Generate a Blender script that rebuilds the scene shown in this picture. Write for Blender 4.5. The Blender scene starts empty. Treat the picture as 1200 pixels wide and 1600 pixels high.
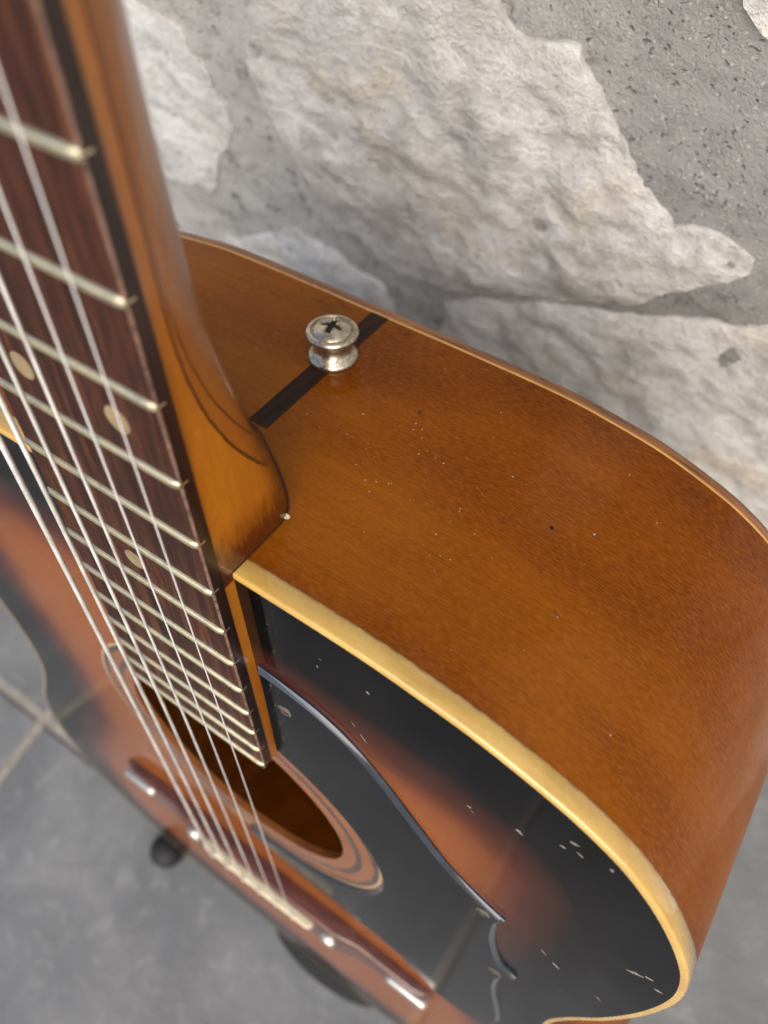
import bpy, bmesh, math, random
from mathutils import Vector, Matrix, noise
from mathutils.geometry import delaunay_2d_cdt
random.seed(7)
sc = bpy.context.scene
COL = sc.collection
MM = 0.001

# ------------------------------------------------------------------ camera
LEAN = math.radians(18.0)
BASE = Vector((0, -838, -98))                      # guitar-space point that stands on the floor (mm)
cam = bpy.data.cameras.new('camera')
cam.sensor_fit = 'VERTICAL'; cam.sensor_height = 36.0; cam.sensor_width = 27.0
cam.lens = 1215.565 / 1600 * 36
cam.clip_start = 0.005; cam.clip_end = 200
camo = bpy.data.objects.new('camera', cam); COL.objects.link(camo)
camo.matrix_world = Matrix(((0.82556, -0.44524, 0.346715, 0.106269),
                            (0.54144, 0.798115, -0.264301, 0.052011),
                            (-0.159041, 0.405922, 0.899963, 0.680941),
                            (0, 0, 0, 1)))
cam.dof.use_dof = True
cam.dof.focus_distance = 0.188
cam.dof.aperture_fstop = 10.5
sc.camera = camo
sc.cycles.max_bounces = 16; sc.cycles.diffuse_bounces = 10

# ------------------------------------------------------------------ sky, sun, exposure
SUN = Vector((0.42, -0.70, 0.72)).normalized()
w = bpy.data.worlds.new('World'); sc.world = w; w.use_nodes = True
nt = w.node_tree
bg = nt.nodes['Background']
sky = nt.nodes.new('ShaderNodeTexSky'); sky.sky_type = 'NISHITA'; sky.sun_disc = False
sky.sun_elevation = math.asin(SUN.z); sky.sun_rotation = math.atan2(SUN.x, SUN.y)
sky.air_density = 1.0; sky.dust_density = 3.5; sky.ozone_density = 0.6
nt.links.new(sky.outputs[0], bg.inputs[0]); bg.inputs[1].default_value = 0.12
sun = bpy.data.lights.new('sun', 'SUN'); sun.energy = 1.5; sun.angle = math.radians(75); sun.color = (1.0, 0.975, 0.93)
suno = bpy.data.objects.new('sun', sun); COL.objects.link(suno)
suno.rotation_euler = SUN.to_track_quat('Z', 'Y').to_euler()
sc.view_settings.view_transform = 'Standard'; sc.view_settings.look = 'None'
sc.view_settings.gamma = 1.0; sc.view_settings.exposure = 0.8
sc.view_settings.use_curve_mapping = False

# ------------------------------------------------------------------ node helpers
class NT:
    def __init__(s, name):
        s.m = bpy.data.materials.new(name); s.m.use_nodes = True
        s.t = s.m.node_tree; s.b = s.t.nodes['Principled BSDF']
    def n(s, typ, **kw):
        o = s.t.nodes.new(typ)
        for k, v in kw.items():
            setattr(o, k, v)
        return o
    def l(s, a, b): s.t.links.new(a, b)
    def coord(s, out='Object'): return s.n('ShaderNodeTexCoord').outputs[out]
    def map(s, v, scale=(1, 1, 1), rot=(0, 0, 0), loc=(0, 0, 0)):
        o = s.n('ShaderNodeMapping'); s.l(v, o.inputs[0])
        o.inputs['Scale'].default_value = scale; o.inputs['Rotation'].default_value = rot; o.inputs['Location'].default_value = loc
        return o.outputs[0]
    def noise(s, v, scale=5, detail=4, rough=.55, dist=0.0):
        o = s.n('ShaderNodeTexNoise'); s.l(v, o.inputs['Vector'])
        o.inputs['Scale'].default_value = scale; o.inputs['Detail'].default_value = detail
        o.inputs['Roughness'].default_value = rough; o.inputs['Distortion'].default_value = dist
        return o.outputs[0]
    def voro(s, v, scale=5, feature='F1', rnd=1.0):
        o = s.n('ShaderNodeTexVoronoi', feature=feature); s.l(v, o.inputs['Vector'])
        o.inputs['Scale'].default_value = scale; o.inputs['Randomness'].default_value = rnd
        return o.outputs['Distance'], o.outputs['Color']
    def ramp(s, v, stops, interp='LINEAR'):
        o = s.n('ShaderNodeValToRGB'); s.l(v, o.inputs[0]); e = o.color_ramp.elements
        o.color_ramp.interpolation = interp
        while len(e) < len(stops): e.new(.5)
        for el, (p, c) in zip(e, stops):
            el.position = p; el.color = (c, c, c, 1) if not hasattr(c, '__len__') else (*c, 1)
        return o.outputs[0]
    def math(s, op, a, b=None, c=None, clamp=False):
        o = s.n('ShaderNodeMath', operation=op); o.use_clamp = clamp
        for i, x in enumerate((a, b, c)):
            if x is None: continue
            if isinstance(x, (int, float)): o.inputs[i].default_value = x
            else: s.l(x, o.inputs[i])
        return o.outputs[0]
    def mix(s, f, a, b, mode='MIX'):
        o = s.n('ShaderNodeMix', data_type='RGBA', blend_type=mode)
        for i, x in ((0, f), (6, a), (7, b)):
            if isinstance(x, (int, float)): o.inputs[i].default_value = x
            elif isinstance(x, tuple): o.inputs[i].default_value = (*x, 1)
            else: s.l(x, o.inputs[i])
        return o.outputs[2]
    def sep(s, v):
        o = s.n('ShaderNodeSeparateXYZ'); s.l(v, o.inputs[0]); return o.outputs
    def attr(s, name):
        o = s.n('ShaderNodeAttribute'); o.attribute_name = name; return o
    def bump(s, h, strength=.3, dist=.001, prev=None):
        o = s.n('ShaderNodeBump'); s.l(h, o.inputs['Height'])
        o.inputs['Strength'].default_value = strength; o.inputs['Distance'].default_value = dist
        if prev is not None: s.l(prev, o.inputs['Normal'])
        return o.outputs[0]
    def col(s, v):
        if isinstance(v, tuple): s.b.inputs['Base Color'].default_value = (*v, 1)
        else: s.l(v, s.b.inputs['Base Color'])
    def rough(s, v):
        if isinstance(v, (int, float)): s.b.inputs['Roughness'].default_value = v
        else: s.l(v, s.b.inputs['Roughness'])
    def normal(s, v): s.l(v, s.b.inputs['Normal'])
    def set(s, **kw):
        for k, v in kw.items(): s.b.inputs[k.replace('_', ' ')].default_value = v

def srgb(r, g, b):
    f = lambda c: (c / 255 / 12.92) if c <= 10 else ((c / 255 + .055) / 1.055) ** 2.4
    return (f(r), f(g), f(b))

# ------------------------------------------------------------------ materials
def m_rim():
    a = NT('lacquered_maple'); uv = a.coord('UV')
    g = a.noise(a.map(uv, (14, 620, 1), rot=(0, 0, .05)), 1, 6, .62)                  # long grain
    fl = a.noise(a.map(uv, (420, 2400, 1), rot=(0, 0, .10)), 1, 3, .6)  # flecks
    big = a.noise(a.map(uv, (7, 17, 1)), 1, 4, .5)
    c = a.ramp(big, [(.36, (.082, .0152, .0003)), (.50, (.146, .0335, .0005)), (.62, (.215, .0600, .0008))])
    c = a.mix(a.math('MULTIPLY', a.ramp(g, [(.38, 0.), (.62, 1.)]), .24), c, (.075, .016, .002))
    c = a.mix(a.math('MULTIPLY', a.ramp(fl, [(.42, 0.), (.64, 1.)]), .42), c, (.29, .092, .007))
    d2, c2 = a.voro(a.map(uv, (52, 52, 1), loc=(.3, .7, 0)), 1)
    dg = a.math('MULTIPLY', a.math('LESS_THAN', d2, .028), a.math('GREATER_THAN', a.sep(c2)[1], .8))
    c = a.mix(dg, c, (.02, .008, .004))
    v = a.sep(uv)[1]                                     # grime rubbed into the rim along the back edge
    gz = a.math('MULTIPLY', a.ramp(a.math('MULTIPLY_ADD', v, -60, -5.0), [(.0, 0.), (.6, 1.)]), a.ramp(a.noise(a.map(uv, (70, 160, 1)), 1, 5, .65), [(.54, 0.), (.68, .7)]))
    c = a.mix(gz, c, (.035, .009, .002))
    a.col(c)
    a.rough(a.ramp(a.noise(a.map(uv, (40, 40, 1)), 1, 3), [(.3, .27), (.7, .40)]))
    fine = a.noise(a.map(uv, (900, 900, 1)), 1, 3)
    a.normal(a.bump(a.math('ADD', a.math('MULTIPLY', fl, .5), a.math('MULTIPLY', fine, .25)), .08, .0005))
    a.set(Coat_Weight=.22, Coat_Roughness=.10, Specular_IOR_Level=.06)
    return a.m

def m_top():
    a = NT('sunburst_top'); o = a.coord('Object')
    e = a.attr('edge').outputs['Fac']
    wob = a.noise(a.map(o, (26, 26, 26)), 1, 3)
    e = a.math('ADD', e, a.math('MULTIPLY', a.math('SUBTRACT', wob, .5), .16))
    grain = a.noise(a.map(o, (900, 12, 900)), 1, 3, .6)
    brown = a.mix(grain, (.165, .044, .009), (.240, .074, .015))
    c = a.ramp(e, [(.0, (.0012, .0012, .0013)), (.34, (.0020, .0014, .0013)), (.54, (.048, .010, .004)), (.80, (.180, .048, .010)), (1., (.235, .072, .014))])
    mk = a.ramp(e, [(.62, 0.), (.85, 1.)])
    c = a.mix(a.math('MULTIPLY', mk, .7), c, brown)
    # pin-prick dings in the lacquer
    d, cc = a.voro(a.map(o, (150, 150, 150)), 1)
    sp = a.math('MULTIPLY', a.math('LESS_THAN', d, .045), a.math('GREATER_THAN', a.sep(cc)[0], .90))
    c = a.mix(sp, c, (.30, .26, .2))
    # hairline scratches
    s1 = a.noise(a.map(o, (1500, 70, 1), rot=(0, 0, .5)), 1, 2)
    sc1 = a.math('MULTIPLY', a.ramp(s1, [(.74, 0.), (.78, 1.)]), .10)
    c = a.mix(sc1, c, (.25, .25, .25))
    a.col(c)
    a.rough(a.ramp(a.noise(a.map(o, (30, 30, 30)), 1, 4), [(.3, .05), (.75, .11)]))
    a.normal(a.bump(a.noise(a.map(o, (45, 45, 45)), 1, 2), .05, .002))
    a.set(IOR=1.22, Coat_Weight=0.0)
    return a.m

def m_neck():
    a = NT('amber_neck_wood'); o = a.coord('Object'); x, y, z = a.sep(o)
    fleck = a.noise(a.map(o, (1100, 130, 800)), 1, 4, .6)
    big = a.noise(a.map(o, (60, 14, 60)), 1, 4)
    c = a.ramp(big, [(.3, (.27, .080, .0055)), (.55, (.36, .120, .0075)), (.75, (.42, .150, .010))])
    c = a.mix(a.math('MULTIPLY', a.ramp(fleck, [(.4, 0.), (.68, 1.)]), .4), c, (.24, .062, .006))
    # laminations running down the neck
    wav = a.math('MULTIPLY', a.math('SUBTRACT', a.noise(a.map(o, (60, 330, 160)), 1, 4, .65), .5), .0010)
    for y0, hw, k in ((.280, .00030, .85), (.2735, .00022, .7)):
        t = a.math('MAXIMUM', a.math('DIVIDE', a.math('SUBTRACT', a.math('MULTIPLY', y, -1.0), y0), .060), 0.0)
        zc = a.math('MULTIPLY_ADD', a.math('POWER', t, 2.6), -.022, -.0006 if y0 > .275 else -.0016)
        dz = a.math('ADD', a.math('SUBTRACT', z, zc), wav)
        wd = a.math('MULTIPLY_ADD', t, .00018, hw)
        ln = a.math('MULTIPLY', a.math('LESS_THAN', a.math('ABSOLUTE', dz), wd), a.math('GREATER_THAN', y, -.3527))
        if y0 > .275: lo = a.math('MULTIPLY', a.math('LESS_THAN', dz, 0.0), a.math('GREATER_THAN', y, -.3527)); c = a.mix(a.math('MULTIPLY', lo, .62), c, (.21, .060, .009))
        c = a.mix(a.math('MULTIPLY', ln, k), c, (.035, .008, .003))
    # darker stain sprayed at the body joint
    jt = a.math('ADD', y, a.math('MULTIPLY', a.math('SUBTRACT', fleck, .5), .015))
    jf = a.ramp(a.math('MULTIPLY_ADD', jt, -40, -13.5), [(.0, 0.), (.40, .97)])
    near = a.math('MULTIPLY', a.math('GREATER_THAN', y, -.3545), jf)
    c = a.mix(near, c, (.060, .0115, .0025))
    a.col(c); a.rough(a.ramp(big, [(.3, .22), (.7, .34)]))
    a.normal(a.bump(fleck, .06, .0005))
    a.set(Coat_Weight=.5, Coat_Roughness=.12)
    return a.m

def m_board():
    a = NT('rosewood'); o = a.coord('Object')
    g = a.noise(a.map(o, (420, 22, 420)), 1, 5, .65)
    p = a.noise(a.map(o, (1700, 110, 1700)), 1, 3, .6)
    c = a.ramp(g, [(.28, (.009, .0035, .003)), (.48, (.040, .0115, .0050)), (.64, (.085, .027, .011)), (.8, (.15, .055, .023))])
    c = a.mix(a.math('MULTIPLY', a.ramp(p, [(.52, 0.), (.62, 1.)]), .8), c, (.016, .006, .005))
    a.col(c); a.rough(a.ramp(g, [(.3, .6), (.7, .45)]))
    a.normal(a.bump(p, .22, .0004)); a.set(Specular_IOR_Level=.25)
    return a.m

def m_metal(name, col, rough, dirt=.5, scale=500):
    a = NT(name); o = a.coord('Object')
    n1 = a.noise(a.map(o, (scale,) * 3), 1, 4, .65)
    k = a.ramp(n1, [(.50, 0.), (.66, 1.)])
    a.col(a.mix(a.math('MULTIPLY', k, dirt), col, (col[0] * .30, col[1] * .25, col[2] * .18)))
    a.rough(a.ramp(n1, [(.35, rough), (.7, min(1, rough + .28))]))
    a.normal(a.bump(n1, .12, .0002))
    a.set(Metallic=1.0)
    return a.m

def m_plain(name, col, rough, var=.12, scale=120, bump=.05, coat=0.0, metal=0.0, stretch=(1, 1, 1)):
    a = NT(name); o = a.coord('Object')
    n1 = a.noise(a.map(o, tuple(scale * s for s in stretch)), 1, 5, .6)
    lo = tuple(c * (1 - var * 2) for c in col); hi = tuple(min(1, c * (1 + var)) for c in col)
    a.col(a.ramp(n1, [(.3, lo), (.7, hi)])); a.rough(a.ramp(n1, [(.3, max(.02, rough - .05)), (.7, rough + .06)]))
    a.normal(a.bump(n1, bump, .0005))
    a.set(Coat_Weight=coat, Coat_Roughness=.08, Metallic=metal)
    return a.m

def m_string(name, wound):
    a = NT(name); o = a.coord('Object')
    if wound:
        y = a.sep(o)[1]
        a.normal(a.bump(a.math('SINE', a.math('MULTIPLY', y, 2 * math.pi / .00062)), .35, .0002))
        a.col(a.ramp(a.noise(a.map(o, (300, 90, 300)), 1, 3), [(.35, (.52, .49, .44)), (.6, (.76, .74, .70))])); a.rough(.42); a.set(Metallic=.45)
    else:
        a.col((.74, .73, .70)); a.rough(.38); a.set(Metallic=.35)
    return a.m

def m_binding():
    a = NT('aged_cream_celluloid'); o = a.coord('Object')
    n1 = a.noise(a.map(o, (55, 55, 160)), 1, 5, .6); n2 = a.noise(a.map(o, (400, 400, 400)), 1, 3)
    c = a.ramp(n1, [(.3, (.48, .28, .058)), (.5, (.57, .35, .085)), (.72, (.63, .41, .115))])
    d, cc = a.voro(a.map(o, (110,) * 3), 1)
    sp = a.math('MULTIPLY', a.math('LESS_THAN', d, .06), a.math('GREATER_THAN', a.sep(cc)[0], .88))
    c = a.mix(sp, c, (.10, .035, .012))
    z = a.sep(o)[2]                                     # grime in the seam against the rim
    seam = a.math('MULTIPLY', a.ramp(a.math('MULTIPLY_ADD', z, -1000, -4.35), [(.0, 0.), (.7, 1.)]), a.ramp(n2, [(.35, .2), (.6, 1.)]))
    c = a.mix(seam, c, (.12, .045, .015))
    a.col(c); a.rough(a.ramp(n2, [(.3, .2), (.7, .32)])); a.normal(a.bump(n1, .12, .0008))
    a.set(Coat_Weight=1.0, Coat_Roughness=.07, Subsurface_Weight=0.0)
    return a.m

def m_stone(name, lo, mid, hi, seed):
    a = NT(name); o = a.coord('Object'); o = a.map(o, (1, 1, 1), loc=(seed * 1.7, 0, seed * .9))
    n1 = a.noise(o, 15, 6, .6); n2 = a.noise(o, 48, 8, .72); n3 = a.noise(o, 300, 6, .75)
    c = a.ramp(n1, [(.30, lo), (.5, mid), (.66, hi)])
    c = a.mix(a.math('MULTIPLY', a.ramp(n2, [(.40, 1.), (.54, 0.)]), .40), c, (mid[0] * .60, mid[1] * .60, mid[2] * .60))
    c = a.mix(a.ramp(a.noise(a.map(o, (1, 1, 1), loc=(3, 1, 4)), 30, 7, .7), [(.54, 0.), (.66, .75)]), c, (.80, .785, .75))
    c = a.mix(a.ramp(a.noise(a.map(o, (1, 1, 1), loc=(8, 2, 1)), 22, 5, .65), [(.54, 0.), (.70, .6)]), c, (mid[0] * .96, mid[1] * .82, mid[2] * .58))
    c = a.mix(a.ramp(a.noise(a.map(o, (1, 1, 1), loc=(5, 6, 1)), 19, 7, .72), [(.56, 0.), (.64, .7)]), c, (.44, .43, .41))
    n4 = a.noise(a.map(o, (1, 1, 1.7), rot=(0, .6, 0)), 120, 6, .7)
    c = a.mix(a.math('MULTIPLY', a.ramp(n4, [(.38, 1.), (.5, 0.)]), .42), c, (mid[0] * .55, mid[1] * .53, mid[2] * .49))
    c = a.mix(a.math('MULTIPLY', a.ramp(n4, [(.54, 0.), (.64, 1.)]), .6), c, (.78, .77, .75))
    c = a.mix(a.math('MULTIPLY', a.ramp(n3, [(.36, 1.), (.46, 0.)]), .4), c, (mid[0] * .4, mid[1] * .4, mid[2] * .38))
    a.col(c); a.rough(.85)
    h = a.math('ADD', a.math('MULTIPLY', n2, 2.0), a.math('ADD', n4, a.math('MULTIPLY', n3, .6)))
    a.normal(a.bump(h, .75, .004))
    a.set(Specular_IOR_Level=.25)
    return a.m

def m_mortar():
    a = NT('coarse_mortar'); o = a.coord('Object')
    n1 = a.noise(o, 11, 5, .6); n2 = a.noise(o, 95, 8, .75); n3 = a.noise(o, 700, 4, .7)
    x = a.sep(o)[0]
    c = a.ramp(n1, [(.32, (.37, .36, .335)), (.52, (.49, .478, .45)), (.7, (.59, .575, .545))])
    c = a.mix(a.math('MULTIPLY', a.ramp(n2, [(.36, 1.), (.47, 0.)]), .65), c, (.06, .058, .054))
    c = a.mix(a.math('MULTIPLY', a.ramp(n2, [(.56, 0.), (.68, 1.)]), .5), c, (.52, .505, .48))
    wv = a.n('ShaderNodeVectorMath', operation='MULTIPLY_ADD'); nz = a.n('ShaderNodeTexNoise'); a.l(o, nz.inputs['Vector']); nz.inputs['Scale'].default_value = 260; nz.inputs['Detail'].default_value = 4
    a.l(nz.outputs['Color'], wv.inputs[0]); wv.inputs[1].default_value = (.006, .006, .006); a.l(o, wv.inputs[2])
    d, cc = a.voro(wv.outputs[0], 420)
    pit = a.math('MULTIPLY', a.ramp(d, [(.16, 1.), (.34, 0.)]), a.math('GREATER_THAN', a.sep(cc)[1], .62))
    d1, c1 = a.voro(a.map(o, (1, 1, 1), loc=(2, 5, 3)), 620)
    gr = a.math('MULTIPLY', a.ramp(d1, [(.2, 1.), (.4, 0.)]), a.math('GREATER_THAN', a.sep(c1)[0], .72))
    c = a.mix(a.ramp(a.math('MULTIPLY_ADD', x, 8.0, .35), [(.0, 0.), (.7, .6)]), c, (.205, .205, .20))   # darker batch of mortar to the right
    c = a.mix(a.math('MULTIPLY', gr, .45), c, (.60, .59, .57))
    c = a.mix(a.math('MULTIPLY', pit, a.ramp(n2, [(.40, .75), (.62, .12)])), c, (.085, .083, .08))
    a.col(c); a.rough(.92)
    h = a.math('ADD', a.math('MULTIPLY', n2, .8), a.math('ADD', a.math('MULTIPLY', n3, .8), a.math('MULTIPLY', pit, -.8)))
    a.normal(a.bump(h, .7, .003))
    a.set(Specular_IOR_Level=.2)
    return a.m

def m_tile():
    a = NT('grey_slate_tile'); o = a.coord('Object')
    info = a.n('ShaderNodeObjectInfo')
    ad = a.n('ShaderNodeVectorMath', operation='ADD'); a.l(o, ad.inputs[0])
    cb = a.n('ShaderNodeCombineXYZ'); a.l(a.math('MULTIPLY', info.outputs['Random'], 40), cb.inputs[0]); a.l(cb.outputs[0], ad.inputs[1])
    o = ad.outputs[0]
    n1 = a.noise(o, 9, 5, .6, .5); n2 = a.noise(o, 60, 6, .68, .8); n3 = a.noise(o, 420, 3)
    c = a.ramp(n1, [(.3, (.100, .102, .103)), (.52, (.140, .142, .142)), (.72, (.190, .191, .189))])
    c = a.mix(a.math('MULTIPLY', a.ramp(n2, [(.42, 1.), (.55, 0.)]), .2), c, (.08, .082, .083))
    c = a.mix(a.math('MULTIPLY', a.ramp(n2, [(.56, 0.), (.70, 1.)]), .4), c, (.30, .30, .29))
    a.col(c); a.rough(a.ramp(n2, [(.3, .55), (.7, .75)])); a.normal(a.bump(a.math('ADD', n2, n3), .35, .002))
    return a.m

M = dict(rim=m_rim(), top=m_top(), neck=m_neck(), board=m_board(), binding=m_binding(), mortar=m_mortar(), tile=m_tile(),
         fret=m_metal('nickel_silver_fret', (.72, .63, .42), .34, .35, 300),
         nickel=m_metal('worn_nickel', (.58, .51, .39), .22, .8, 420),
         chrome=m_metal('dull_chrome', (.72, .68, .60), .25, .3, 300),
         wound=m_string('wound_string', True), plain=m_string('plain_steel_string', False),
         inlay=m_plain('aged_pearl_dot', (.27, .20, .105), .35, .2, 300),
         guard=m_plain('black_pickguard_plastic', (.0038, .0042, .0050), .10, .2, 60, .03),
         bevel=m_plain('sky_tinted_guard_bevel', (.013, .018, .032), .14, .3, 200, .1, 1.0),
         worn_lit=m_plain('worn_lit_board_edge', (.17, .095, .065), .30, .35, 500, .1),
         dust=m_plain('pale_dust', (.38, .31, .22), .9, .3, 900, .1),
         boardside=m_plain('dark_lacquered_board_side', (.017, .0055, .0032), .35, .4, 90, .06, .1, stretch=(4, 1, 6)),
         black=m_plain('matte_black', (.006, .006, .0065), .7, .2, 200, .2),
         ebony=m_plain('dark_centre_strip', (.026, .0075, .0034), .5, .5, 60, .06, .0, stretch=(10, 10, 1)),
         bare=m_plain('bare_inside_wood', (.86, .60, .24), .7, .2, 30, .1, stretch=(1, 12, 1)),
         bridge=m_plain('rosewood_bridge', (.105, .032, .014), .16, .3, 60, .08, .5, stretch=(1, 10, 10)),
         bone=m_plain('aged_bone', (.72, .64, .43), .35, .1, 200),
         rose_o=m_plain('rosette_orange_wood', (.235, .080, .024), .14, .12, 90, .03),
         rose_d=m_plain('rosette_dark_wood', (.075, .045, .032), .14, .3, 120, .03),
         rose_c=m_plain('rosette_cream_line', (.42, .27, .15), .14, .12, 90, .03),
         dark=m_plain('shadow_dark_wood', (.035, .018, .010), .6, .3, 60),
         chip=m_plain('bare_wood_chip', (.20, .18, .145), .8, .6, 1400, .4),
         paleline=m_plain('pale_back_purfling', (.46, .24, .065), .3, .12, 90),
         backedge=m_plain('brown_back_wood', (.215, .078, .022), .3, .3, 40, .05, .3, stretch=(1, 4, 12)),
         grout=m_plain('sandy_grout', (.27, .245, .205), .9, .18, 150, .5))

M['ebony'].node_tree.nodes['Principled BSDF'].inputs['Specular IOR Level'].default_value = .2
M['guard'].node_tree.nodes['Principled BSDF'].inputs['IOR'].default_value = 1.23

# ------------------------------------------------------------------ mesh helpers
def mesh_obj(name, verts, faces, mat, parent=None, smooth=False, scale=MM, loc=None):
    me = bpy.data.meshes.new(name)
    me.from_pydata([(v[0] * scale, v[1] * scale, v[2] * scale) for v in verts], [], faces)
    me.validate(); me.update()
    if mat is not None: me.materials.append(mat)
    if smooth:
        me.polygons.foreach_set('use_smooth', [True] * len(me.polygons))
    o = bpy.data.objects.new(name, me); COL.objects.link(o)
    if parent is not None:
        o.parent = parent
    if loc is not None: o.location = loc
    return o

def fix_normals(o):
    bm = bmesh.new(); bm.from_mesh(o.data); bmesh.ops.recalc_face_normals(bm, faces=bm.faces); bm.to_mesh(o.data); bm.free(); return o

def smooth_by_angle(o, deg=35):
    me = o.data; bm = bmesh.new(); bm.from_mesh(me)
    for f in bm.faces: f.smooth = True
    lim = math.radians(deg)
    for e in bm.edges:
        e.smooth = not (len(e.link_faces) == 2 and e.calc_face_angle(0) > lim)
    bm.to_mesh(me); bm.free(); return o

def loft(rings, closed=True, caps=True):
    n = len(rings[0]); V = [p for r in rings for p in r]; F = []
    for i in range(len(rings) - 1):
        for j in range(n if closed else n - 1):
            k = (j + 1) % n
            F.append((i * n + j, i * n + k, (i + 1) * n + k, (i + 1) * n + j))
    if caps:
        F.append(tuple(range(n))[::-1]); F.append(tuple((len(rings) - 1) * n + j for j in range(n)))
    return V, F

def lathe(profile, seg, centre, axis='y'):
    """profile (r, h) turned round the axis through centre"""
    cx, cy, cz = centre; rings = []
    for r, h in profile:
        ring = []
        for k in range(seg):
            t = 2 * math.pi * k / seg; a, b = r * math.cos(t), r * math.sin(t)
            ring.append((cx + a, cy + h, cz + b) if axis == 'y' else (cx + a, cy + b, cz + h))
        rings.append(ring)
    return loft(rings)

def catmull(pts, per=6, closed=False):
    out = []; n = len(pts); rng = range(n if closed else n - 1)
    for i in rng:
        if closed: p0, p1, p2, p3 = pts[(i - 1) % n], pts[i], pts[(i + 1) % n], pts[(i + 2) % n]
        else: p0, p1, p2, p3 = pts[max(i - 1, 0)], pts[i], pts[i + 1], pts[min(i + 2, n - 1)]
        for k in range(per):
            t = k / per
            out.append(tuple(.5 * ((2 * b) + (-a + c) * t + (2 * a - 5 * b + 4 * c - d) * t * t + (-a + 3 * b - 3 * c + d) * t ** 3)
                             for a, b, c, d in zip(p0, p1, p2, p3)))
    if not closed: out.append(tuple(pts[-1]))
    return out

def resample(loop, step):
    L = [0.0]; n = len(loop)
    for i in range(n):
        a, b = loop[i], loop[(i + 1) % n]; L.append(L[-1] + math.hypot(b[0] - a[0], b[1] - a[1]))
    m = max(8, int(L[-1] / step)); out = []; j = 0
    for k in range(m):
        s = L[-1] * k / m
        while L[j + 1] < s: j += 1
        t = (s - L[j]) / max(1e-9, L[j + 1] - L[j]); a, b = loop[j], loop[(j + 1) % n]
        out.append((a[0] + (b[0] - a[0]) * t, a[1] + (b[1] - a[1]) * t))
    return out

def offset(loop, d):
    """move every point of a clockwise or anticlockwise loop inwards by d"""
    n = len(loop); A = sum(loop[i][0] * loop[(i + 1) % n][1] - loop[(i + 1) % n][0] * loop[i][1] for i in range(n))
    s = 1 if A > 0 else -1; out = []
    for i in range(n):
        a, b, c = loop[i - 1], loop[i], loop[(i + 1) % n]
        t1 = Vector((b[0] - a[0], b[1] - a[1])); t2 = Vector((c[0] - b[0], c[1] - b[1]))
        if t1.length: t1.normalize()
        if t2.length: t2.normalize()
        n1 = Vector((-t1.y, t1.x)) * s; n2 = Vector((-t2.y, t2.x)) * s; nn = n1 + n2
        if nn.length < 1e-6: nn = n1
        nn.normalize(); k = d / max(.45, nn.dot(n1))
        out.append((b[0] + nn.x * k, b[1] + nn.y * k))
    return out

def inside(p, poly):
    x, y = p; c = False; n = len(poly); j = n - 1
    for i in range(n):
        xi, yi = poly[i]; xj, yj = poly[j]
        if (yi > y) != (yj > y) and x < (xj - xi) * (y - yi) / (yj - yi) + xi: c = not c
        j = i
    return c

def dist_poly(p, poly):
    best = 1e9; n = len(poly); px, py = p
    for i in range(n):
        ax, ay = poly[i]; bx, by = poly[(i + 1) % n]; dx, dy = bx - ax, by - ay; q = dx * dx + dy * dy
        t = 0 if q == 0 else max(0, min(1, ((px - ax) * dx + (py - ay) * dy) / q))
        d = (px - ax - t * dx) ** 2 + (py - ay - t * dy) ** 2
        if d < best: best = d
    return math.sqrt(best)

def fill(loop, step, holes=(), jitter=.3):
    """triangulate the inside of loop with inner points about step apart -> 2D verts, tris"""
    V = list(loop); E = [(i, (i + 1) % len(loop)) for i in range(len(loop))]
    for h in holes:
        b = len(V); V += h; E += [(b + i, b + (i + 1) % len(h)) for i in range(len(h))]
    xs = [p[0] for p in loop]; ys = [p[1] for p in loop]
    y = min(ys) + step / 2; row = 0
    while y < max(ys):
        x = min(xs) + step / 2 + (step / 2 if row % 2 else 0)
        while x < max(xs):
            p = (x + random.uniform(-jitter, jitter) * step, y + random.uniform(-jitter, jitter) * step)
            if inside(p, loop) and dist_poly(p, loop) > step * .45 and not any(inside(p, h) or dist_poly(p, h) < step * .45 for h in holes):
                V.append(p)
            x += step
        y += step * .87; row += 1
    r = delaunay_2d_cdt([Vector(v) for v in V], E, [], 0, 1e-6)
    P = [(v.x, v.y) for v in r[0]]; T = []
    for t in r[2]:
        c = (sum(P[i][0] for i in t) / 3, sum(P[i][1] for i in t) / 3)
        if inside(c, loop) and not any(inside(c, h) for h in holes): T.append(tuple(t))
    return P, T

def tag(o, label=None, cat=None, group=None, kind=None):
    for k, v in (('label', label), ('category', cat), ('group', group), ('kind', kind)):
        if v: o[k] = v
    return o

# ------------------------------------------------------------------ floor: tiles in recessed grout
FZ = .0352                                            # floor level
TILE_X, TILE_Y, GR = 0.3936, 0.59, 0.0085
g = mesh_obj('floor', [(-12, -24, -.0026), (12, -24, -.0026), (12, .5, -.0026), (-12, .5, -.0026)], [(0, 1, 2, 3)], M['grout'], scale=1)
tag(g, kind='structure'); g.location = (0, 0, FZ)
def tile_mesh():
    hx, hy, h, bv = TILE_X / 2 - GR / 2, TILE_Y / 2 - GR / 2, .0, .0018
    rings = []
    for ins, z in ((0, -.006), (0, -.0016), (bv * .35, -.0005), (bv, 0.0)):
        rings.append([(-hx + ins, -hy + ins, z), (hx - ins, -hy + ins, z), (hx - ins, hy - ins, z), (-hx + ins, hy - ins, z)])
    return loft(rings, caps=False), [(12, 13, 14, 15)]
(tv, tf), cap = tile_mesh()
X0, Y0 = -0.2999, -0.076
first = None
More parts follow.
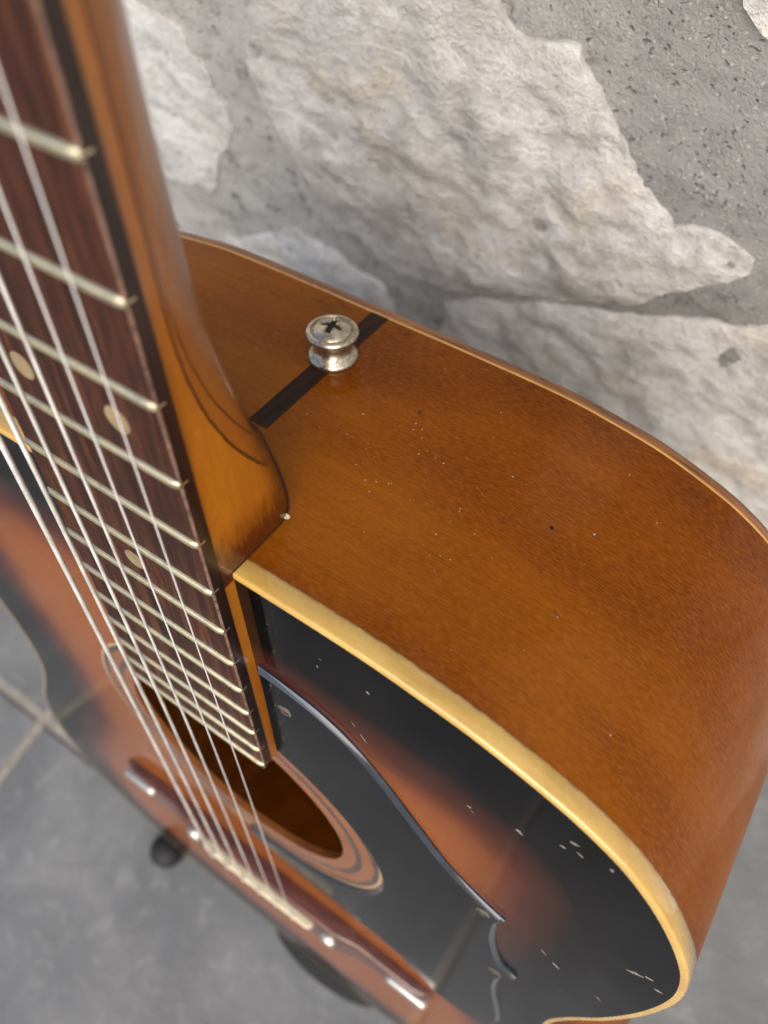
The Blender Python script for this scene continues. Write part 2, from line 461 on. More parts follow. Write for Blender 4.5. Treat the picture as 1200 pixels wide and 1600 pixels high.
for j in range(-6, 1):
    for i in range(-5, 7):
        cx, cy = X0 + (i + .5) * TILE_X, Y0 + (j + .5) * TILE_Y
        if cy - TILE_Y / 2 > .30: continue
        if first is None:
            first = mesh_obj('floor_tile', tv, tf + cap, M['tile'], g, scale=1); o = first
        else:
            o = first.copy(); COL.objects.link(o)
        o.location = (cx, cy, random.uniform(-.0004, .0004))
# the paving beyond the tiles one can tell apart
far = mesh_obj('far_paving', [(-12, -24, -.0015), (12, -24, -.0015), (12, Y0 - 6 * TILE_Y, -.0015), (-12, Y0 - 6 * TILE_Y, -.0015)], [(0, 1, 2, 3)], M['tile'], g, scale=1)
xl, xr = X0 - 5 * TILE_X, X0 + 7 * TILE_X
mesh_obj('far_paving', [(-12, Y0 - 6 * TILE_Y, -.0015), (xl, Y0 - 6 * TILE_Y, -.0015), (xl, .5, -.0015), (-12, .5, -.0015)], [(0, 1, 2, 3)], M['tile'], g, scale=1)
mesh_obj('far_paving', [(xr, Y0 - 6 * TILE_Y, -.0015), (12, Y0 - 6 * TILE_Y, -.0015), (12, .5, -.0015), (xr, .5, -.0015)], [(0, 1, 2, 3)], M['tile'], g, scale=1)

# ------------------------------------------------------------------ stone wall
YW = 258.0
wall = bpy.data.objects.new('stone_wall', None); COL.objects.link(wall); wall.location = (0, YW * MM, 0)
tag(wall, 'rough rubble stone wall of pale stones in coarse grey mortar behind the guitar', 'wall')
STONES = dict(
 A=[(-191,485),(-182,483),(-173,479),(-171,472),(-171,467),(-166,461),(-166,451),(-164,441),(-165,430),(-176,416),(-187,402),(-203,377),(-209,380),(-228,376),(-244,373),(-258,385),(-258,422),(-234,466),(-206,487)],
 B=[(-125,502),(-135,484),(-139,470),(-136,460),(-134,446),(-131,435),(-126,422),(-118,410),(-110,400),(-102,395),(-96,385),(-86,376),(-68,373),(-49,377),(-19,388),(14,402),(42,415),(59,431),(75,444),(81,454),(80,460),(69,463),(61,465),(51,462),(48,468),(40,476),(32,484),(29,490),(23,497),(21,505),(16,510),(11,517),(3,518),(-6,514),(-16,524),(-18,533),(-26,544),(-46,547),(-81,540),(-112,521)],
 C=[(-209,342),(-196,343),(-170,361),(-151,374),(-136,374),(-122,373),(-112,363),(-101,360),(-91,357),(-87,342),(-98,299),(-133,248),(-205,217),(-253,250)],
 D=[(-53,366),(-40,375),(-14,384),(18,402),(47,412),(72,422),(95,429),(117,426),(142,378),(152,303),(128,246),(71,238),(6,269),(-44,302),(-60,328)],
 E=[(54,547),(55,541),(59,535),(64,533),(78,530),(100,540),(112,575),(90,610),(60,590)])
SM = [m_stone('white_limestone', (.64, .63, .605), (.79, .78, .755), (.88, .87, .85), 1),
      m_stone('cream_limestone', (.55, .525, .475), (.70, .68, .635), (.82, .805, .775), 5),
      m_stone('tan_limestone', (.62, .60, .555), (.76, .74, .695), (.86, .85, .815), 9)]
def stone(poly, mat, step, proud, seed, rough=1.0):
    lp = resample(poly, step)
    lp2 = []
    for i, (x, z) in enumerate(lp):                     # ragged outline
        v = Vector((x * .05 + seed * 7.1, z * .05, seed)); q = Vector((x * .22, z * .22, seed * 3.3))
        lp2.append((x + 3.0 * noise.noise(v) + 1.6 * noise.noise(q), z + 3.0 * noise.noise(v + Vector((9, 4, 2))) + 1.6 * noise.noise(q + Vector((5, 1, 7)))))
    P, T = fill(lp2, step)
    V = []
    for x, z in P:
        d = dist_poly((x, z), lp2)
        e = min(1, d / 16.0); prof = 1 - (1 - e) ** 2.2
        v = Vector((x, z, seed * 31.0))
        big = noise.noise(v * .016) * 7 + noise.noise(v * .038 + Vector((3, 8, 1))) * 4
        rid = (1 - abs(noise.noise(v * .028 + Vector((1, 2, 9))))) ** 3 * 4
        fine = noise.noise(v * .11) * 1.5 + noise.noise(v * .27) * .7
        V.append((x, -(prof * (proud * .28 + (big * .42 - rid * .55) * rough) + fine * rough * (.45 + .55 * e) + 1.1), z))
    n = len(V); edge = {}
    for t in T:
        for k in range(3):
            a, b = t[k], t[(k + 1) % 3]; edge[(a, b)] = edge.get((a, b), 0) + 1
    F = list(T); V2 = list(V); back = {}
    for (a, b) in [e for e in edge if (e[1], e[0]) not in edge]:
        for q in (a, b):
            if q not in back: back[q] = len(V2); V2.append((V[q][0], 10.0, V[q][2]))
        F.append((b, a, back[a], back[b]))
    o = mesh_obj('stone', V2, F, mat, wall); fix_normals(o); smooth_by_angle(o, 50); return o
stone(STONES['A'], SM[0], 3.2, 7, 1); stone(STONES['B'], SM[1], 3.4, 10, 2, 1.25); stone(STONES['C'], SM[0], 3.4, 14, 3)
stone(STONES['D'], SM[2], 3.4, 16, 4); stone(STONES['E'], SM[0], 3.2, 7, 5)
# the rest of the rubble, out to both sides and below
seeds = []; block = []
for k, pl in STONES.items():
    for p in resample([q for q in pl], 22): block.append(p)
    cx = sum(p[0] for p in pl) / len(pl); cz = sum(p[1] for p in pl) / len(pl); block.append((cx, cz))
tries = 0
while tries < 4000:
    tries += 1
    p = (random.uniform(-900, 900), random.uniform(-40, 1000))
    if any(inside(p, pl) or dist_poly(p, pl) < 55 for pl in STONES.values()): continue
    if all(math.hypot(p[0] - q[0], (p[1] - q[1]) * 1.25) > 150 for q in seeds): seeds.append(p)
# mortar stays bare where the photograph shows none but mortar
bare = [(70, 500), (100, 480), (35, 540), (-150, 395), (-150, 440), (-150, 490), (10, 385), (-70, 345), (-60, 365)]
def clip(poly, a, b, gap):
    mx, my = (a[0] + b[0]) / 2, (a[1] + b[1]) / 2; dx, dy = b[0] - a[0], b[1] - a[1]; L = math.hypot(dx, dy); dx /= L; dy /= L
    mx -= dx * gap; my -= dy * gap; out = []; n = len(poly)
    for i in range(n):
        p, q = poly[i], poly[(i + 1) % n]; sp = (p[0] - mx) * dx + (p[1] - my) * dy; sq = (q[0] - mx) * dx + (q[1] - my) * dy
        if sp <= 0: out.append(p)
        if (sp < 0 < sq) or (sq < 0 < sp):
            t = sp / (sp - sq); out.append((p[0] + (q[0] - p[0]) * t, p[1] + (q[1] - p[1]) * t))
    return out
for i, s in enumerate(seeds):
    poly = [(-960, -60), (960, -60), (960, 1060), (-960, 1060)]
    for q in seeds + block + bare:
        if q is s: continue
        poly = clip(poly, s, q, 9)
        if len(poly) < 3: break
    if len(poly) < 3: continue
    A = abs(sum(poly[k][0] * poly[(k + 1) % len(poly)][1] - poly[(k + 1) % len(poly)][0] * poly[k][1] for k in range(len(poly)))) / 2
    if A < 2500: continue
    for _ in range(2):                                   # round the corners off
        poly = [r for k in range(len(poly)) for r in ((poly[k][0] * .8 + poly[(k + 1) % len(poly)][0] * .2, poly[k][1] * .8 + poly[(k + 1) % len(poly)][1] * .2),
                                                      (poly[k][0] * .2 + poly[(k + 1) % len(poly)][0] * .8, poly[k][1] * .2 + poly[(k + 1) % len(poly)][1] * .8))]
    near = -330 < s[0] < 300 and 150 < s[1] < 700
    stone(poly, SM[i % 3], 5 if near else 12, 8, 10 + i)
def grid_sheet(x0, x1, z0, z1, step):
    nx, nz = int((x1 - x0) / step) + 1, int((z1 - z0) / step) + 1; V = []
    for j in range(nz):
        for i in range(nx):
            x, z = x0 + (x1 - x0) * i / (nx - 1), z0 + (z1 - z0) * j / (nz - 1); v = Vector((x, z, 5))
            h = noise.noise(v * .012) * 1.3 + noise.noise(v * .04) * 1.1 + noise.noise(v * .13) * 1.0 + noise.noise(v * .33) * .8 + .1
            V.append((x, -h, z))
    F = [(j * nx + i, j * nx + i + 1, (j + 1) * nx + i + 1, (j + 1) * nx + i) for j in range(nz - 1) for i in range(nx - 1)]
    return V, F
V, F = grid_sheet(-320, 260, 180, 700, 3.2); mesh_obj('mortar', V, F, M['mortar'], wall, True)
for (x0, x1, z0, z1) in ((-960, -320, -40, 1060), (260, 960, -40, 1060), (-320, 260, -40, 180), (-320, 260, 700, 1060)):
    V, F = grid_sheet(x0, x1, z0, z1, 20); mesh_obj('mortar', V, F, M['mortar'], wall, True)

# ------------------------------------------------------------------ guitar
gt = bpy.data.objects.new('acoustic_guitar', None); COL.objects.link(gt)
gt.rotation_euler = (math.pi / 2 - LEAN, 0, 0); gt.location = (0, .01143, FZ)
tag(gt, 'old sunburst acoustic guitar with cream binding leaning against the stone wall', 'guitar')
def part(name, V, F, mat, smooth=None, parent=None):
    """a part in guitar space (mm): x to the treble side, y up the neck, z out of the top"""
    o = mesh_obj(name, V, F, mat, parent or gt)
    if parent is None: o.location = -BASE * MM
    if smooth == 'flat': pass
    elif smooth: smooth_by_angle(o, smooth)
    return o

HALF = [(0,-352.4),(30,-352.4),(58,-352.9),(74,-354.6),(89,-357.2),(104,-361.8),(114.5,-366.3),(125.6,-373.6),(135.6,-384.7),(143.8,-398),(149,-411),(151.6,-428),(151,-453),(147.5,-482),(142,-510),(139.5,-535),(143.5,-570),(157,-605),(176,-645),(188.5,-685),(191,-722),(185,-764),(165,-802),(122,-827),(62,-836.7),(0,-838)]
full = HALF + [(-x, y) for x, y in HALF[-2:0:-1]]
OUT = resample(catmull(full, 8, True), 3.0)               # clockwise body outline
NO = len(OUT)

def ring3(loop, z): return [(x, y, z) for x, y in loop]
def uv_strip(o, nring, zs):
    me = o.data; uv = me.uv_layers.new(name='UVMap')
    s = [0.0]
    for i in range(NO): s.append(s[-1] + math.hypot(OUT[(i + 1) % NO][0] - OUT[i][0], OUT[(i + 1) % NO][1] - OUT[i][1]))
    for p in me.polygons:
        js = [me.loops[l].vertex_index % NO for l in p.loop_indices]
        wrap = (0 in js) and (NO - 1 in js)
        for l in p.loop_indices:
            vi = me.loops[l].vertex_index; j = vi % NO; r = vi // NO
            uv.data[l].uv = ((s[NO] if (wrap and j == 0) else s[j]) * MM, zs[r] * MM)
zs = [-5.1, -30, -60, -94.6]
V, F = loft([ring3(OUT, z) for z in zs], caps=False)
rim = part('side', V, F, M['rim'], 40); uv_strip(rim, 4, zs); fix_normals(rim)
# binding: proud band with a rolled top corner
prof = [(.0, -5.1), (-.14, -4.95), (-.14, -.85), (-.10, -.50), (.02, -.22), (.24, -.02), (.55, .06), (1.7, .06), (1.85, -.4)]
V, F = loft([ring3(offset(OUT, d), z) for d, z in prof], caps=False)
bind = part('binding', V, F, M['binding'], 50); fix_normals(bind)
V, F = loft([ring3(offset(OUT, d), z) for d, z in ((.0, -94.6), (-.08, -94.75), (-.08, -95.4), (0, -95.55))], caps=False)
part('back_purfling', V, F, M['paleline'], 40)
V, F = loft([ring3(offset(OUT, d), z) for d, z in ((.05, -95.55), (-.05, -97.0), (.1, -98.2), (.8, -99.2), (2.2, -99.8), (14, -101), (60, -104))], caps=False)
n = len(V); F.append(tuple(range(n - NO, n)))
part('back', V, F, M['backedge'], 40)
inner = offset(OUT, 2.6)
V, F = loft([ring3(inner, z) for z in (-2.9, -94.5)], caps=False); part('inner_lining', V, F, M['bare'], 40)
P, T = fill(resample(inner, 14), 40); part('inner_back', [(x, y, -94.4) for x, y in P], T, M['bare'])
HC, HR = (0, -505), 51.2
hole = [(HC[0] + HR * math.cos(2 * math.pi * k / 120), HC[1] + HR * math.sin(2 * math.pi * k / 120)) for k in range(120)]
tl = resample(offset(OUT, 1.65), 5)
P, T = fill(tl, 6.5, [hole])
nP = len(P); V = [(x, y, 0) for x, y in P] + [(x, y, -2.8) for x, y in P]
F = list(T) + [tuple(nP + i for i in t[::-1]) for t in T]
top = part('soundboard', V, F, M['top'], 'flat')
top.data.materials.append(M['bare'])                      # unfinished underside
for i, f in enumerate(top.data.polygons): f.material_index = 0 if i < len(T) else 1
at = top.data.attributes.new('edge', 'FLOAT', 'POINT')
ed = [min(1.0, dist_poly(p, OUT) / 75.0) for p in P]
at.data.foreach_set('value', ed + ed)
V, F = loft([[(x, y, z) for x, y in hole] for z in (0.02, -.5, -2.3, -2.85)], caps=False); part('soundhole_edge', V, F, M['rose_o'], 40)
for name, r0, r1, mt, z in (('rosette_ring', 51.2, 56.8, 'rose_o', .05), ('rosette_ring', 56.8, 59.6, 'rose_d', .05), ('rosette_ring', 59.6, 64.6, 'rose_o', .05),
                            ('rosette_ring', 64.6, 67.0, 'rose_d', .05), ('rosette_ring', 67.0, 68.3, 'rose_c', .05)):
    V, F = loft([[(HC[0] + r * math.cos(2 * math.pi * k / 144), HC[1] + r * math.sin(2 * math.pi * k / 144), z) for k in range(144)] for r in (r0, r1)], caps=False)
    part(name, V, F, M[mt], 'flat')
def box(x0, x1, y0, y1, z0, z1):
    V = [(x, y, z) for x in (x0, x1) for y in (y0, y1) for z in (z0, z1)]
    return V, [(0, 1, 3, 2), (4, 6, 7, 5), (0, 4, 5, 1), (2, 3, 7, 6), (0, 2, 6, 4), (1, 5, 7, 3)]
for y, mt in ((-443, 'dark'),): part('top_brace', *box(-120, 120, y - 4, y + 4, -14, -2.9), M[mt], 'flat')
for y in (-470, -640): part('back_brace', *box(-125, 125, y - 5, y + 5, -94.3, -88), M['bare'], 'flat')

# ---- centre strip over the end seam
cs = [(x, -352.25, z) for z in (-39, -94.5) for x in (-2.95, 2.95)]
part('centre_strip', [(x, -352.2 if y else 0, z) for x, y, z in cs] + [(x, -352.9, z) for x, y, z in cs], [(0, 1, 3, 2), (0, 4, 5, 1), (2, 3, 7, 6), (0, 2, 6, 4), (1, 5, 7, 3)], M['ebony'], 'flat')

# ---- neck
def wb(y): return 25.45 + (-(y) - 317.5) * (27.75 - 25.45) / (446.0 - 317.5)
DEPTH = [(0, -12.5), (-100, -13.2), (-200, -16.4), (-260, -17.6), (-285, -18.8), (-300, -20.4), (-312, -22.4), (-322, -25.0), (-331, -28.0), (-339, -31.8), (-345, -34.6), (-350, -36.8), (-352.6, -38.0)]
def lerp_tab(tab, y):
    for (a, va), (b, vb) in zip(tab, tab[1:]):
        if b <= y <= a: return va + (vb - va) * (y - a) / (b - a)
    return tab[-1][1] if y < tab[-1][0] else tab[0][1]
hp = [(25.9, -2), (25.9, -16.5), (25.4, -19.2), (24.0, -22.0), (21.0, -25.0), (16.0, -28.8), (9.5, -33.0), (3.5, -36.6), (0, -38.0)]
hp = hp + [(-x, z) for x, z in hp[-2::-1]]
def along(pts, n):
    L = [0]
    for a, b in zip(pts, pts[1:]): L.append(L[-1] + math.hypot(b[0] - a[0], b[1] - a[1]))
    out = []; j = 0
    for i in range(n + 1):
        q = L[-1] * i / n
        while j < len(L) - 2 and L[j + 1] < q: j += 1
        t = (q - L[j]) / (L[j + 1] - L[j]); out.append((pts[j][0] + (pts[j + 1][0] - pts[j][0]) * t, pts[j][1] + (pts[j + 1][1] - pts[j][1]) * t))
    return out
HEEL = along(hp, 40)
ys = [0, -50, -100, -150, -200, -230, -260] + [-260 - k * 3.0 for k in range(1, 31)] + [-352.6]
rings = []
for y in ys:
    hwid, dep = wb(y) - .15, lerp_tab(DEPTH, y)
    k = max(0, min(1, (-y - 290) / 55)); k = k * k * (3 - 2 * k)
    ex = 2.0 + .45 * k; hwid -= .9 * (1 - k); hwid -= k * .1
    top_z, start = 3.25, 3.25 * (1 - k) + (-2) * k      # where the straight cheek ends
    ring = [(hwid, y, top_z), (hwid, y, start)] if k > .02 else [(hwid, y, top_z), (hwid, y, top_z - .02)]
    for a in range(1, 40):
        t = math.pi * a / 40; c, s = math.cos(t), math.sin(t)
        ring.append((hwid * math.copysign(abs(c) ** (2 / ex), c), y, ring[1][2] + (dep - ring[1][2]) * abs(s) ** (2 / ex)))
    if k > 0:                                            # blend into the carved heel
        sx, sz = hwid / 25.9, dep / -38.0
        for a in range(1, 40):
            px, pz = HEEL[a]; q = ring[a + 1]
            ring[a + 1] = (q[0] * (1 - k) + px * sx * k, y, q[2] * (1 - k) + pz * sz * k)
    ring += [(-hwid, y, ring[1][2]), (-hwid, y, top_z)]
    rings.append(ring)
foot = [(p[0], p[2]) for p in rings[-1]]                  # dark glue seam round the heel's foot
V, F = loft([[(x, -352.05, z) for x, z in foot], [(x * 1.008, -352.05, z * 1.006 - .05) for x, z in foot]], closed=True, caps=False)
part('heel_seam', V, F, M['dark'], 'flat')
V, F = loft(rings, closed=True); nk = part('neck', V, F, M['neck'], 50); fix_normals(nk); smooth_by_angle(nk, 50)
# neck tongue lying over the top, under the fretboard
rings = [[(wb(y) - .2, y, .05), (-(wb(y) - .2), y, .05), (-(wb(y) - .2), y, 3.2), (wb(y) - .2, y, 3.2)] for y in (-352.7, -400, -446, -449.0)]
V, F = loft(rings); part('neck_tongue', V, F, M['neck'], 'flat')
# headstock and nut, beyond the frame
V, F = loft([[(-19, 0, 3), (19, 0, 3), (19, 0, -12), (-19, 0, -12)], [(-30, 40, -2), (30, 40, -2), (30, 40, -16), (-30, 40, -16)], [(-33, 190, -14), (33, 190, -14), (33, 190, -27), (-33, 190, -27)]])
part('headstock', V, F, M['neck'], 'flat')
part('nut', *box(-19.5, 19.5, .2, 5, 3.3, 11.2), M['bone'], 'flat')

# ---- fretboard with frets and dots
ZB = 6.55
rings = []
for y in [0.0] + [-30 * k for k in range(1, 15)] + [-447.5, -449.6, -450.2]:
    h = wb(y) - (0 if y > -448 else (.5 if y > -450 else 1.6)); b = .45
    rings.append([(-h, y, 3.25), (-h, y, ZB - b), (-h + b * .35, y, ZB - b * .35), (-h + b, y, ZB), (h - b, y, ZB), (h - b * .35, y, ZB - b * .35), (h, y, ZB - b), (h, y, 3.25)])
V, F = loft(rings); fb = part('fretboard', V, F, M['board'], 'flat'); fix_normals(fb)
fb.data.materials.append(M['worn_lit']); fb.data.materials.append(M['boardside'])  # corner faces lightened for wear plus a highlight painted into the colour
for f in fb.data.polygons: f.material_index = 1 if (.25 < f.normal.z < .97 and abs(f.normal.x) > .2) else (2 if abs(f.normal.x) > .7 else 0)
SCALE = 635.0
fy = lambda n: -SCALE * (1 - 2 ** (-n / 12))
for n in range(1, 22):
    y = fy(n); h = wb(y); rr = []
    for x, sy, sz in ((-h + .05, .75, .30), (-h + .9, .95, .80), (-h + 1.8, 1.0, 1.0), (0, 1.0, 1.0), (h - 1.8, 1.0, 1.0), (h - .9, .95, .80), (h - .05, .75, .30)):
        rr.append([(x, y + 1.1 * sy * math.cos(math.pi * a / 8), ZB - .02 + .9 * sz * math.sin(math.pi * a / 8) ** .8) for a in range(9)])
    V, F = loft(rr)
    for s in (-1, 1):                                     # tang showing in the edge of the board
        b0 = len(V); bv, bf = box(min(s * (h - 1), s * (h + .06)), max(s * (h - 1), s * (h + .02)), y - .22, y + .22, ZB - 1.9, ZB - .1)
        V = V + bv; F = F + [tuple(b0 + i for i in f) for f in bf]
    fo = part('fret', V, F, M['fret'], 60, fb)
def dot(x, y, r):
    V = [(x + r * math.cos(2 * math.pi * k / 28), y + r * math.sin(2 * math.pi * k / 28), z) for z in (ZB - .5, ZB + .03) for k in range(28)]
    F = [(k, (k + 1) % 28, 28 + (k + 1) % 28, 28 + k) for k in range(28)] + [tuple(range(28, 56))]
    part('inlay_dot', V, F, M['inlay'], 'flat', fb)
for n in (3, 5, 7, 9, 15): dot(0, (fy(n) + fy(n - 1)) / 2, 3.0)
for s in (-1, 1): dot(s * 12.6, (fy(12) + fy(11)) / 2, 3.1)

# ---- pickguard with bevelled edge
upper = catmull([(27.9, -391.0), (38, -392.3), (48, -395), (58, -401), (68, -411.6), (78.5, -425.7), (90, -440.5), (100.5, -448.8), (109.8, -453.8)], 5)
lobe1 = catmull([(109.8, -453.8), (108.6, -462), (109.6, -476), (112.6, -490), (116.4, -499.4), (121.8, -503.8)], 5)[1:]
lobe2 = catmull([(121.8, -503.8), (118.6, -512), (117.8, -525), (119.5, -541), (124, -562), (127, -584), (123, -604), (112, -616), (98, -617.5)], 5)[1:]
lower = catmull([(98, -617.5), (91, -606), (80, -597.5), (62, -594.2), (45, -593.4), (25, -590), (8, -584.5), (-3.5, -578.5)], 5)[1:]
arc = [(HC[0] + 68.6 * math.cos(math.radians(a)), HC[1] + 68.6 * math.sin(math.radians(a))) for a in range(-92, 66, 4)]
pg = upper + lobe1 + lobe2 + lower + arc + [(27.9, -442.3), (27.9, -425), (27.9, -408)]
V, F = loft([ring3(pg, .03), ring3(offset(pg, .05), .6), ring3(offset(pg, 1.15), 1.7), ring3(offset(pg, 1.35), 1.75)], caps=False)
nn = len(pg); P, T = fill(offset(pg, 1.35), 25); F += [tuple(len(V) + i for i in t) for t in T]; V += [(x, y, 1.75) for x, y in P]
guard = part('pickguard', V, F, M['guard'], 'flat'); fix_normals(guard)
guard.data.materials.append(M['bevel'])  # bevel tinted blue: the sky's reflection is put into its colour
for f in guard.data.polygons: f.material_index = 1 if abs(f.normal.z) < .98 else 0
smooth_by_angle(guard, 32)
for x, y in ((36.2, -405.5), (103.5, -455.5), (115.0, -509.5), (57.5, -588.0), (86.0, -601.5)):
    V, F = lathe([(2.3, 1.7), (2.3, 1.9), (1.9, 2.05), (1.0, 2.15), (.05, 2.2)], 20, (x, y, 0), 'z')
    sw = part('guard_screw', V, F, M['nickel'], 60, guard)
    V, F = box(x - 1.6, x + 1.6, y - .3, y + .3, 1.9, 2.25); part('screw_slot', V, F, M['black'], 'flat', guard)

# ---- bridge
rr = []
def bridge_sec(x):
    ax = abs(x)
    if ax < 48: hf, yf, yb = 8.6, -624.5, -657.5
    elif ax < 60: k = (ax - 48) / 12; hf, yf, yb = 8.6 - 2.6 * k, -624.5 - 2.5 * k, -657.5 + 4 * k
    else: k = (ax - 60) / 40; hf, yf, yb = 6.0 - .8 * k - 3.2 * max(0, k - .8) / .2, -627 - 6 * k - 4 * max(0, k - .85) / .15, -653.5 + 4 * k + 3 * max(0, k - .85) / .15
    return hf, yf, yb
for x in [-100, -98, -95, -90, -80, -70, -60, -56, -52, -48, -24, 0, 24, 48, 52, 56, 60, 70, 80, 90, 95, 98, 100]:
    hf, yf, yb = bridge_sec(x)
    rr.append([(x, yf, .05), (x, yf, hf - 1.2), (x, yf - .4, hf - .4), (x, yf - 1.2, hf), (x, yb + 1.2, hf), (x, yb + .4, hf - .4), (x, yb, hf - 1.2), (x, yb, .05)])
V, F = loft(rr); br = part('bridge', V, F, M['bridge'], 40); fix_normals(br); smooth_by_angle(br, 40)
V, F = loft([[(x, -635.2, 8.4), (x, -635.2, h - .6), (x, -636.0, h), (x, -637.8, h), (x, -638.6, h - .6), (x, -638.6, 8.4)] for x, h in ((-35, 10.8), (-33, 11.9), (0, 12.3), (33, 11.9), (35, 10.8))])
part('saddle', V, F, M['bone'], 'flat', br)
for s in (-1, 1):
    V, F = lathe([(4.6, 8.5), (4.6, 9.4), (3.9, 10.6), (2.4, 11.4), (.05, 11.7)], 24, (s * 44.3, -642, 0), 'z'); part('bridge_bolt', V, F, M['chrome'], 50, br)
    cap = []                                              # long dished metal insert in each wing
    for q, zz in ((1.0, 5.0), (1.0, 6.7), (.8, 7.4), (.5, 7.8), (.05, 7.9)):
        cap.append([(s * 88 + (8.0 * (1 if math.cos(t) > 0 else -1) + 3.6 * q * math.cos(t)) * (1 if q > .06 else .9), -641.5 + 3.6 * q * math.sin(t), zz) for t in [2 * math.pi * k / 32 for k in range(32)]])
    V, F = loft(cap); part('bridge_inlay', V, F, M['chrome'], 50, br)

# ---- strings
def tube(pts, r, seg=10):
    rings = []
    for i, p in enumerate(pts):
        a = Vector(pts[max(0, i - 1)]); b = Vector(pts[min(len(pts) - 1, i + 1)]); d = (b - a).normalized()
        u = d.cross(Vector((0, 0, 1))); u = u.normalized() if u.length > 1e-6 else Vector((1, 0, 0)); v = u.cross(d)
        rings.append([tuple(Vector(p) + (u * math.cos(2 * math.pi * k / seg) + v * math.sin(2 * math.pi * k / seg)) * r) for k in range(seg)])
    return loft(rings)
for k, dia in enumerate((1.40, 1.15, .92, .72, .44, .34)):
    xn = (k - 2.5) * 8.913 - 2.64; xs = (k - 2.5) * 10.495 - 1.04        # at y = -150 and at the saddle
    x0 = xn - (xs - xn) * 150 / 487
    z0 = 11.0 - (12.75 - 11.0) * 150 / 487
    V, F = tube([(x0, 0, z0), (xn, -150, 11.0), ((xn + xs) / 2, -393.5, 11.87), (xs, -636.8, 12.75), (xs * 1.02, -648, 9.0), (xs * 1.02, -649.5, 6)], dia / 2)
    part('string', V, F, M['wound'] if k < 4 else M['plain'], 60)
    V, F = lathe([(2.4, 8.4), (2.4, 9.2), (1.8, 9.9), (.05, 10.2)], 16, (xs * 1.02, -651.5, 0), 'z'); part('bridge_pin', V, F, M['bone'], 50, br)

# ---- strap button beside the heel
BX, BY, BZ = 0.0, -352.2, -71.5
V, F = lathe([(r, h * .93) for r, h in [(6.9, .0), (7.05, .5), (6.95, 1.2), (6.5, 1.75), (5.8, 2.3), (5.2, 3.2), (4.9, 4.6), (4.95, 5.8), (5.5, 6.9), (6.4, 7.7), (7.05, 8.2), (7.3, 8.8), (7.15, 9.6), (6.45, 10.1), (5.85, 10.15), (5.6, 9.6), (.1, 9.5)]], 56, (BX, BY, BZ), 'y')
sb = part('strap_button', V, F, M['nickel'], 50); fix_normals(sb); smooth_by_angle(sb, 50)
rings = []; NS = 96
for i in range(40):
    r = 5.35 * (1 - i / 39.6); ring = []
    for k in range(NS):
        t = 2 * math.pi * k / NS; x, z = r * math.cos(t - .2), r * math.sin(t - .2)
        h = 8.95 + 2.1 * (1 - (r / 5.35) ** 2) ** .8
        lx, lz = r * math.cos(t), r * math.sin(t); arm = 0
        for u, v in ((lx, lz), (lz, lx)):
            wdt = .80 + .05 * noise.noise(Vector((u * 2, v, 3)))
            arm = max(arm, min(1, max(0, (wdt - abs(v)) / .22)) * min(1, max(0, (3.0 - abs(u)) / .35)))
        ring.append((BX + x, BY + h - 2.0 * arm, BZ + z))
    rings.append(ring)
V, F = loft(rings); sw = part('screw', V, F, M['nickel'], 70, sb); fix_normals(sw); smooth_by_angle(sw, 70)

cross = []
for k in range(2):
    a = -.2 + k * math.pi / 2; c_, s_ = math.cos(a), math.sin(a)
    bv, bf = box(-2.75, 2.75, 0, .4, -.5, .5)
    V = [(BX + x * c_ - z * s_, BY + 9.5 + y + .05 * k, BZ + x * s_ + z * c_) for x, y, z in bv]
    part('recess_shade', V, bf, M['black'], 'flat', sb)  # black plates paint the shade inside the screw's cross

# ---- lacquer chips on the top and dirt on the shoulder
V, F = [], []
def blob(u, v, lu, lv, ang, put, n=9):
    b0 = len(V); c, s = math.cos(ang), math.sin(ang)
    for k in range(n):
        t = 2 * math.pi * k / n; q = random.uniform(.55, 1.15); a, b = lu * q * math.cos(t), lv * q * math.sin(t)
        V.append(put(u + a * c - b * s, v + a * s + b * c))
    F.append(tuple(range(b0, b0 + n)))
for x, y, lu, lv, an in ((57.7,-389.5,1.4,.5,-1.0),(60.6,-393.9,3.0,.55,-.95),(62.1,-368,.8,1.0,.3),(90.5,-392.6,1.2,1.0,.2),(91.7,-394.4,.9,.4,-.6),
        (102.9,-388.2,1.5,1.7,.3),(113.4,-376.1,1.8,1.1,.5),(111.9,-381,1.2,1.5,.2),(115.5,-379.5,2.2,.6,-.5),(122,-377,.8,1.3,.4),(122.7,-459.1,2.4,.8,-.75),(127.2,-463.2,3.0,1.0,-.75),
        (140.7,-425.6,3.2,1.6,.7),(143.4,-422.8,1.6,1.2,.4),(147,-426.9,1.6,1.2,.5),(141,-465.4,2.2,.7,-.75),(49,-366.5,.5,.4,0),(48,-371,.3,1.4,.3)):
    blob(x, y, lu * .75, lv * .6, an, lambda a, b: (a, b, .06))
tag(part('paint_chips', V, F, M['chip'], 'flat'), kind='stuff')
V, F = [], []
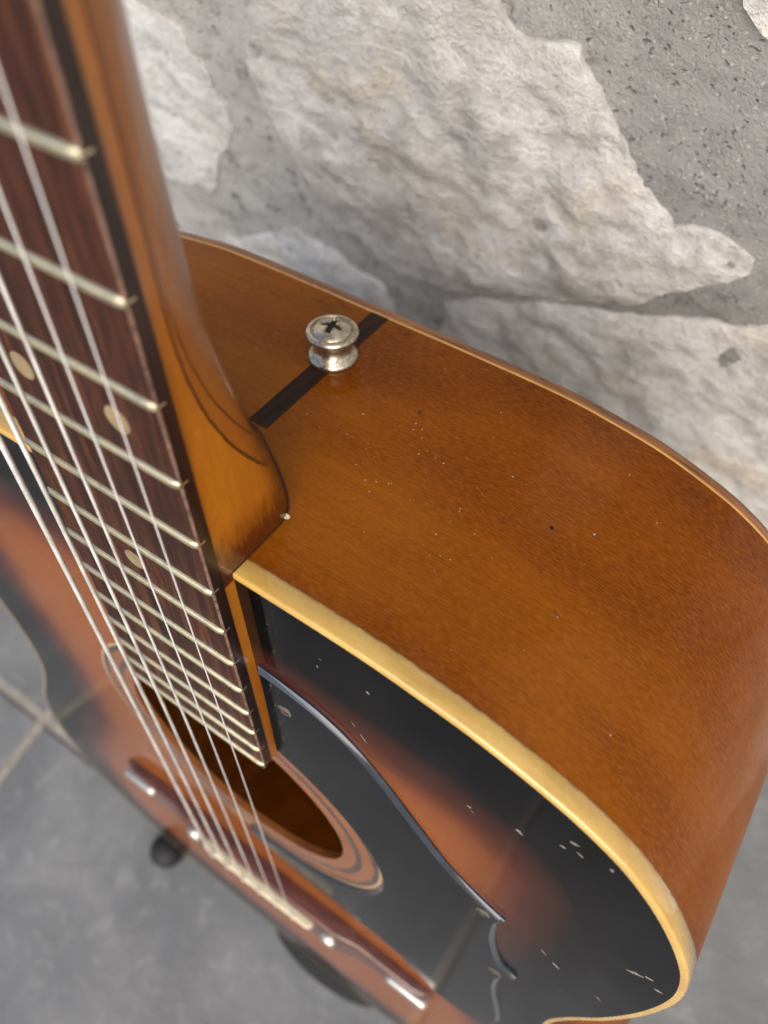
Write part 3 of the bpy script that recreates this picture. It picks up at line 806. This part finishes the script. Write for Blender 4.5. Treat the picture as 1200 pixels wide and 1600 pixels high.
# dust and dings on the shoulder of the rim
def rim_y(x):
    for (xa, ya), (xb, yb) in zip(HALF, HALF[1:]):
        if xa <= x <= xb: return ya + (yb - ya) * (x - xa) / (xb - xa)
    return HALF[0][1]
for k in range(85):
    if k < 55: x, z = random.gauss(40, 17), random.gauss(-44, 11)
    else: x, z = random.uniform(15, 120), random.uniform(-85, -12)
    if x < 29 and z > -40 or x > 122 or not -92 < z < -9: continue
    q = random.choice((.12, .15, .18, .22, .3)) * random.uniform(.8, 1.3)
    blob(x, z, q, q * .7, random.uniform(0, 3), lambda a, b: (a, rim_y(abs(a)) + .30, b), 6)
tag(part('dust_specks', V, F, M['dust'], 'flat'), kind='stuff')
V, F = [], []
for x, z, q in ((31.8, -66.5, .75), (18, -50.3, .45), (80.7, -41.4, .45), (87.8, -34.6, .45), (83, -42.5, .3), (56.2, -48.2, .35), (72.4, -79, .4), (98, -30, .4)):
    blob(x, z, q, q * .7, random.uniform(0, 3), lambda a, b: (a, rim_y(abs(a)) + .30, b), 7)
tag(part('dark_dings', V, F, M['dark'], 'flat'), kind='stuff')
V, F = [], []
# chip at the heel corner
blob(25.6, -19.0, 1.3, .9, .5, lambda a, b: (a, -351.9, b))
part('heel_chip', V, F, M['bone'], 'flat')

# ------------------------------------------------------------------ rubber stopper in front of the guitar's lower edge
V, F = lathe([(9, 0), (11.5, .6), (12.8, 3.5), (13.2, 8), (12.6, 13), (10.6, 17.5), (7.4, 20.4), (3.5, 21.6), (.1, 21.8)], 40, (0, 0, 0), 'z')
st = mesh_obj('rubber_stopper', V, F, M['black']); smooth_by_angle(st, 50)
st.location = (-.130, -.092, FZ + .0005)
tag(st, 'round black rubber stopper on the grey floor beyond the guitar bridge', 'stopper')

# ------------------------------------------------------------------ unidentified flat black pad under the guitar's lower end
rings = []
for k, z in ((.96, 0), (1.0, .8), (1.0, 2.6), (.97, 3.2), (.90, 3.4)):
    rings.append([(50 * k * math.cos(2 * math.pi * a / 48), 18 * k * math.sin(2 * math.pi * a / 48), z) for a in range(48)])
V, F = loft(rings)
disc = mesh_obj('black_disc', V, F, M['black']); smooth_by_angle(disc, 50)
disc.location = (.020, -.080, FZ + .0005)
tag(disc, 'flat black pad on the floor under the guitar, right of the round stopper', 'disc')
